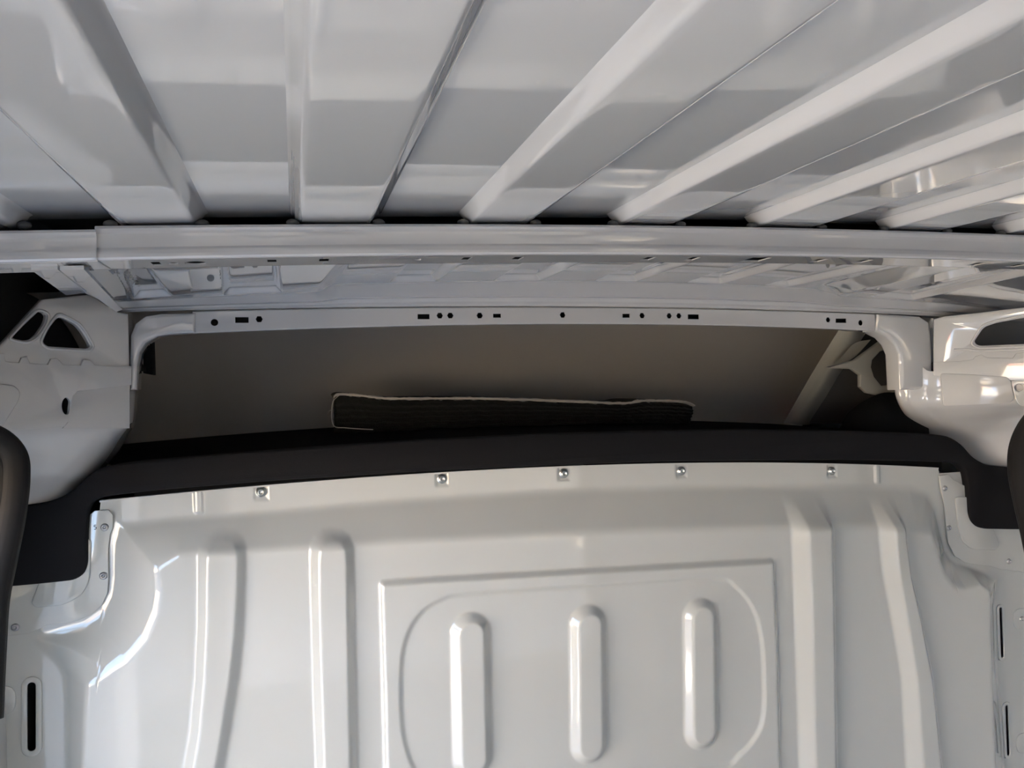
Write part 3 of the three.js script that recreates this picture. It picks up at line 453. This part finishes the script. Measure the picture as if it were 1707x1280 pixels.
// ---------------------------------------------------------------- side pillars
{
  const ccw = (Q) => THREE.ShapeUtils.area(Q.map((p) => new THREE.Vector2(...p))) < 0 ? Q.slice().reverse() : Q;
  const plane = (g, o, e) => { const e1 = new THREE.Vector3(...e), e2 = new THREE.Vector3(0, 1, 0), n = e1.clone().cross(e2); return g.applyMatrix4(new THREE.Matrix4().makeBasis(e1, e2, n).setPosition(...o)); };
  const L_ = (g) => plane(g, [-0.79, 0, -1.45], [0.75, 0, -0.6614]), R_ = (g) => plane(g, [0.86, 0, -1.45], [0.75, 0, 0.6614]);
  const cw = (Q) => ccw(Q).slice().reverse();
  // ---- left
  const p = thing('body_pillar', 'grey-lit steel body pillar with two cut-outs beside the left door seal', 'pillar');
  mesh('gusset_plate', L_(slab(ccw([[-0.1526, 1.7494], [-0.0778, 1.7642], [-0.0309, 1.7377], [-0.012, 1.7359], [-0.0123, 1.6385], [-0.2458, 1.6487], [-0.2454, 1.667], [-0.2135, 1.6758]]), 0, 0.012, 0.003, [cw(roundCorners([[-0.1565, 1.7314], [-0.146, 1.7265], [-0.149, 1.7132], [-0.1627, 1.6921], [-0.1767, 1.6842], [-0.1977, 1.688]], 0.006)), cw(roundCorners([[-0.1279, 1.7247], [-0.1002, 1.7129], [-0.0891, 1.6979], [-0.0789, 1.6787], [-0.0838, 1.6746], [-0.1454, 1.6768], [-0.1523, 1.6831], [-0.1429, 1.7041]], 0.008))])), M.body, p);
  for (const c of [[[-0.16, 1.7339], [-0.1424, 1.7286], [-0.1454, 1.7115], [-0.1601, 1.6894], [-0.1759, 1.6805], [-0.2027, 1.6851]], [[-0.1287, 1.7304], [-0.0973, 1.7159], [-0.0852, 1.7], [-0.074, 1.6778], [-0.08, 1.6708], [-0.1472, 1.673], [-0.1568, 1.682], [-0.1465, 1.7058]]]) {
    const o = roundCorners(c, 0.008), n = o.length, path = o.map(([a, b]) => new THREE.Vector3(a, b, 0.0005));
    mesh('cutout_lip', L_(new THREE.TubeGeometry(new THREE.CatmullRomCurve3(path, true), n * 3, 0.0022, 6, true)), M.body, p);
  }
  mesh('lapped_sheet', L_(slab(ccw([[-0.2455, 1.6626], [-0.2097, 1.6633], [-0.2083, 1.6517], [-0.1893, 1.6501], [-0.1858, 1.6583], [-0.1781, 1.6603], [-0.174, 1.6493], [-0.1478, 1.6477], [-0.1431, 1.6571], [-0.135, 1.6582], [-0.1296, 1.6535], [-0.1252, 1.6479], [-0.0971, 1.6471], [-0.093, 1.6559], [-0.0824, 1.656], [-0.0747, 1.6473], [-0.0405, 1.6455], [-0.0121, 1.6467], [-0.013, 1.6139], [-0.1038, 1.6056], [-0.1115, 1.598], [-0.119, 1.5581], [-0.1256, 1.5499], [-0.166, 1.5486], [-0.2479, 1.5494]]), 0.0042, 0.006, 0.0008, [cw(ngon(...[[-0.1217, 1.5821]][0], 0.0068, 20, 0.0135))])), M.body, p);
  mesh('door_panel_edge', L_(slab(ccw(roundCorners([[-0.2463, 1.6234], [-0.1968, 1.6157], [-0.1895, 1.6046], [-0.1923, 1.5929], [-0.2162, 1.5544], [-0.2478, 1.5537]], 0.01)), 0.007, 0.006, 0.0015)), M.body, p);
  mesh('flat_plate', L_(slab(ccw([[-0.1096, 1.5989], [-0.1028, 1.6055], [-0.014, 1.6149], [-0.0159, 1.5403], [-0.1266, 1.5471], [-0.1181, 1.5561]]), 0.0008, 0.003, 0.0006)), M.body, p);
  mesh('jamb', patch([[[-0.8036, 1.7399, -1.462], [-0.8022, 1.7394, -1.49], [-0.8066, 1.7398, -1.53]], [[-0.8036, 1.6993, -1.462], [-0.8011, 1.7012, -1.49], [-0.8034, 1.7017, -1.53]], [[-0.8047, 1.6474, -1.462], [-0.8013, 1.6481, -1.49], [-0.8036, 1.6493, -1.53]], [[-0.8059, 1.5954, -1.462], [-0.8015, 1.5951, -1.49], [-0.8048, 1.5948, -1.53]], [[-0.808, 1.5415, -1.462], [-0.8055, 1.5464, -1.49], [-0.8088, 1.5514, -1.53]]], 10, 24), M.body, p);
  mesh('lower_cowl', patch([
    [[-0.9765, 1.5563, -1.288], [-0.9279, 1.5542, -1.331], [-0.8813, 1.5515, -1.372], [-0.8378, 1.5491, -1.41], [-0.8152, 1.5472, -1.432], [-0.8041, 1.548, -1.452], [-0.8036, 1.5499, -1.48], [-0.8095, 1.5532, -1.54]],
    [[-0.9782, 1.5439, -1.292], [-0.9291, 1.5413, -1.334], [-0.8863, 1.5391, -1.374], [-0.8471, 1.5356, -1.41], [-0.8251, 1.5333, -1.434], [-0.8155, 1.5338, -1.456], [-0.8137, 1.5342, -1.486], [-0.8169, 1.5359, -1.54]],
    [[-0.9884, 1.5195, -1.32], [-0.9359, 1.5161, -1.355], [-0.8983, 1.5119, -1.388], [-0.8711, 1.5085, -1.415], [-0.8535, 1.5061, -1.436], [-0.8437, 1.504, -1.458], [-0.8401, 1.5003, -1.49], [-0.8407, 1.4965, -1.54]],
    [[-1.003, 1.4821, -1.36], [-0.9457, 1.4763, -1.385], [-0.9177, 1.4725, -1.406], [-0.8986, 1.4693, -1.426], [-0.8855, 1.4666, -1.445], [-0.8769, 1.4639, -1.466], [-0.8705, 1.4625, -1.495], [-0.8681, 1.4599, -1.54]],
    [[-1.0176, 1.4455, -1.4], [-0.9655, 1.4396, -1.42], [-0.9402, 1.4371, -1.434], [-0.9223, 1.4364, -1.446], [-0.9099, 1.4359, -1.46], [-0.9016, 1.4361, -1.478], [-0.894, 1.436, -1.5], [-0.8901, 1.4341, -1.54]],
    [[-1.036, 1.3959, -1.45], [-0.9787, 1.3901, -1.46], [-0.9503, 1.3891, -1.466], [-0.9298, 1.389, -1.47], [-0.916, 1.3905, -1.48], [-0.9056, 1.3923, -1.49], [-0.8973, 1.3949, -1.51], [-0.8909, 1.3974, -1.54]]], 60, 50), M.body, p);
  const cv = mesh('shade_board', new THREE.BoxGeometry(0.006, 0.55, 1.1).translate(-0.994, 1.62, -1.76), M.cavity); tag(cv, 'near-black board added to stand in for shade behind the left pillar', 'pad');  // added dark board, its colour is the shade of the side hollow
  // ---- right
  const q = thing('body_pillar', 'warm-lit steel body pillar with long cut-out beside the right door seal', 'pillar');
  mesh('gusset_plate', R_(slab(ccw([[0.0286, 1.7248], [0.0515, 1.7302], [0.1278, 1.735], [0.2034, 1.7408], [0.2932, 1.7466], [0.2906, 1.6169], [0.1252, 1.6118], [0.0489, 1.6087], [0.0261, 1.6094]]), 0, 0.012, 0.004, [cw(roundCorners([[0.1079, 1.6689], [0.127, 1.7002], [0.1523, 1.7095], [0.2029, 1.7172], [0.2769, 1.727], [0.2756, 1.6613], [0.117, 1.6604]], 0.008))], 4)), M.body, q);
  mesh('cutout_lip', R_(new THREE.TubeGeometry(new THREE.CatmullRomCurve3(roundCorners([[0.1008, 1.6652], [0.1237, 1.7058], [0.1513, 1.7149], [0.203, 1.7225], [0.2844, 1.733], [0.2829, 1.6558], [0.1146, 1.6552]], 0.01).map(([a, b]) => new THREE.Vector3(a, b, 0)), true), 90, 0.0025, 6, true)), M.body, q);
  mesh('stiffening_bead', R_(tube([[0.0677, 1.6531], [0.0936, 1.6533], [0.1098, 1.65], [0.1714, 1.6488], [0.2593, 1.649]].map(([a, b]) => [a, b, -0.0005]), 0.0024, 40, 8)), M.body, q);
  mesh('lapped_sheet', R_(slab(ccw([[0.0265, 1.6259], [0.079, 1.6268], [0.1048, 1.6299], [0.1095, 1.6365], [0.1212, 1.6401], [0.1314, 1.633], [0.18, 1.6299], [0.1869, 1.6402], [0.2014, 1.6423], [0.2911, 1.6413], [0.2896, 1.5706], [0.0259, 1.5956]]), 0.002, 0.006, 0.0008)), M.body, q);
  mesh('jamb', patch([[[0.8691, 1.6264, -1.53], [0.8394, 1.6256, -1.49], [0.8465, 1.6249, -1.472], [0.8854, 1.6264, -1.452], [0.9006, 1.6261, -1.45]], [[0.8746, 1.6929, -1.53], [0.8584, 1.6904, -1.49], [0.8672, 1.6891, -1.472], [0.8902, 1.6878, -1.455], [0.9024, 1.6874, -1.45]], [[0.9326, 1.7407, -1.53], [0.9048, 1.737, -1.49], [0.9029, 1.7312, -1.472], [0.8983, 1.7296, -1.455], [0.9036, 1.7264, -1.45]]], 20, 16), M.body, q);
  mesh('lower_cowl', patch([
    [[0.8568, 1.6238, -1.53], [0.8183, 1.6215, -1.482], [0.8335, 1.6192, -1.46], [0.8582, 1.617, -1.447], [0.8712, 1.6069, -1.438], [0.8935, 1.6034, -1.423], [0.9377, 1.599, -1.384], [0.9972, 1.5915, -1.331], [1.0625, 1.5866, -1.273]],
    [[0.8554, 1.5776, -1.53], [0.817, 1.5782, -1.482], [0.8322, 1.5763, -1.46], [0.857, 1.5756, -1.447], [0.8701, 1.5711, -1.438], [0.8924, 1.5678, -1.423], [0.9367, 1.5639, -1.384], [0.9962, 1.5597, -1.331], [1.0615, 1.5555, -1.273]],
    [[0.8597, 1.5457, -1.53], [0.8211, 1.5445, -1.482], [0.8328, 1.5389, -1.46], [0.8558, 1.5356, -1.447], [0.869, 1.5326, -1.438], [0.8913, 1.5322, -1.423], [0.9357, 1.5329, -1.384], [0.9954, 1.5333, -1.331], [1.0607, 1.5297, -1.273]],
    [[0.8819, 1.5101, -1.54], [0.8498, 1.5096, -1.492], [0.8582, 1.5072, -1.47], [0.8789, 1.5069, -1.456], [0.8984, 1.5065, -1.448], [0.9214, 1.5063, -1.43], [0.9648, 1.5086, -1.396], [1.0166, 1.5136, -1.35], [1.0876, 1.51, -1.295]],
    [[0.922, 1.4702, -1.55], [0.9054, 1.4698, -1.51], [0.9139, 1.4707, -1.486], [0.9296, 1.4737, -1.47], [0.9475, 1.4734, -1.46], [0.9681, 1.4761, -1.446], [1.005, 1.4816, -1.418], [1.0479, 1.4871, -1.378], [1.1305, 1.4833, -1.33]],
    [[0.9687, 1.4285, -1.57], [0.9626, 1.4256, -1.53], [0.9783, 1.4265, -1.506], [0.995, 1.43, -1.487], [1.0101, 1.4302, -1.474], [1.0296, 1.4302, -1.462], [1.0532, 1.436, -1.444], [1.089, 1.442, -1.415], [1.1791, 1.4381, -1.37]],
    [[1.0057, 1.3551, -1.58], [1.013, 1.3533, -1.55], [1.0244, 1.3523, -1.525], [1.0402, 1.3536, -1.505], [1.05, 1.3546, -1.49], [1.0662, 1.355, -1.478], [1.0957, 1.3547, -1.465], [1.1321, 1.3538, -1.455], [1.2638, 1.3481, -1.44]]], 80, 60), M.body, q);
  mesh('flat_plate', R_(slab(ccw(roundCorners([[0.0404, 1.6007], [0.1017, 1.5963], [0.1679, 1.5892], [0.1756, 1.5797], [0.1804, 1.5412], [0.1734, 1.5307], [0.1003, 1.5275], [0.0436, 1.5253]], 0.006)), 0.0035, 0.004, 0.0015)), M.body, q);
  mesh('jamb_flange', patch([[[0.8171, 1.6172, -1.478], [0.8239, 1.6168, -1.468], [0.8303, 1.6165, -1.4585]], [[0.8159, 1.5782, -1.478], [0.8228, 1.578, -1.468], [0.8291, 1.5764, -1.4585]], [[0.8192, 1.5446, -1.478], [0.8251, 1.5418, -1.468], [0.8297, 1.539, -1.4585]]], 8, 12), M.body, q);
  const hr = R_(slab(ccw(roundCorners([[0.1745, 1.5811], [0.2898, 1.5783], [0.2888, 1.5269], [0.1912, 1.5239], [0.1836, 1.5359]], 0.006)), 0.006, 0.006, 0.001, [cw(ngon(...[[0.1898, 1.5649]][0], 0.008, 20))]));
  mesh('lapped_sheet', hr, M.body, q);
  const sg = new THREE.TorusGeometry(0.004, 0.0016, 8, 16); sg.rotateY(-0.5); sg.translate(...[[0.8884, 1.5748, -1.441]][0]); mesh('hole_rim', sg, M.body, q);
  for (const [x, y, z] of [[0.8453, 1.608, -1.464], [0.8591, 1.609, -1.457], [0.8414, 1.5914, -1.464], [0.8569, 1.5937, -1.457], [0.9846, 1.58, -1.344], [0.9893, 1.5493, -1.34], [0.9457, 1.6335, -1.405], [0.9747, 1.6384, -1.37], [0.9965, 1.6346, -1.35]]) { const s = new THREE.SphereGeometry(0.0032, 10, 8); s.scale(1, 1, 0.5); s.translate(x, y, z); mesh('spot_weld', s, M.body, q); }

  // ---- rails that join the left end of the cross beam to the pillar
  const r = thing('side_rail', 'two narrow slanting steel strips between beam bracket and left pillar', 'rail');
  const flat = (P, th) => { const top = P, n = P.length, pos = [], idx = []; for (const [x, y, z] of top) pos.push(x, y, z); for (const [x, y, z] of top) pos.push(x, y + th, z); for (let i = 1; i < n - 1; i++) { idx.push(0, i, i + 1, n, n + i + 1, n + i); } for (let i = 0; i < n; i++) { const j = (i + 1) % n; idx.push(i, j, n + j, i, n + j, n + i); } return toCreasedNormals(geoFrom(pos, idx).toNonIndexed(), 0.4); };
  mesh('strip', flat([[-0.7809, 1.7259, -0.8717], [-0.7575, 1.727, -0.8726], [-0.7758, 1.7262, -1.0625], [-0.8026, 1.7249, -1.0785]], 0.004), M.roof, r);
  mesh('strip', flat([[-0.7516, 1.7243, -0.8578], [-0.7302, 1.7253, -0.858], [-0.7708, 1.7234, -1.244], [-0.7848, 1.7227, -1.2738], [-0.7681, 1.7235, -1.0463]], 0.004), M.roof, r);

  // ---- black door seals at both edges
  const dl = thing('door_seal', 'black grained plastic door surround at the left edge of the view', 'door seal');
  mesh('outer_moulding', tube([[-0.966, 1.5542, -1.16], [-0.9272, 1.5523, -1.165], [-0.9055, 1.5391, -1.17], [-0.892, 1.5185, -1.17], [-0.889, 1.4884, -1.165], [-0.8918, 1.4423, -1.155], [-0.8978, 1.3907, -1.14], [-0.9018, 1.3419, -1.12], [-0.9003, 1.2873, -1.1], [-0.8993, 1.2057, -1.08]], 0.0165, 80, 16), M.rubber, dl);
  mesh('inner_moulding', tube([[-0.9647, 1.5311, -1.155], [-0.926, 1.5289, -1.16], [-0.9099, 1.5198, -1.165], [-0.9034, 1.5012, -1.165], [-0.9023, 1.4779, -1.16], [-0.9055, 1.4362, -1.15], [-0.911, 1.3929, -1.135], [-0.9146, 1.3445, -1.115]], 0.009, 60, 12), M.rubber, dl);
  const dr = thing('door_seal', 'black plastic door surround at the right edge of the view', 'door seal');
  mesh('outer_moulding', tube([[0.9917, 1.5334, -1.18], [0.9376, 1.525, -1.2], [0.9167, 1.4946, -1.22], [0.8989, 1.4519, -1.23], [0.8911, 1.4032, -1.23], [0.8959, 1.3423, -1.225], [0.9037, 1.2702, -1.215], [0.9035, 1.1885, -1.2], [0.8962, 1.0958, -1.19]], 0.022, 80, 16), M.rubber, dr);
}
renderer.render(scene, camera);
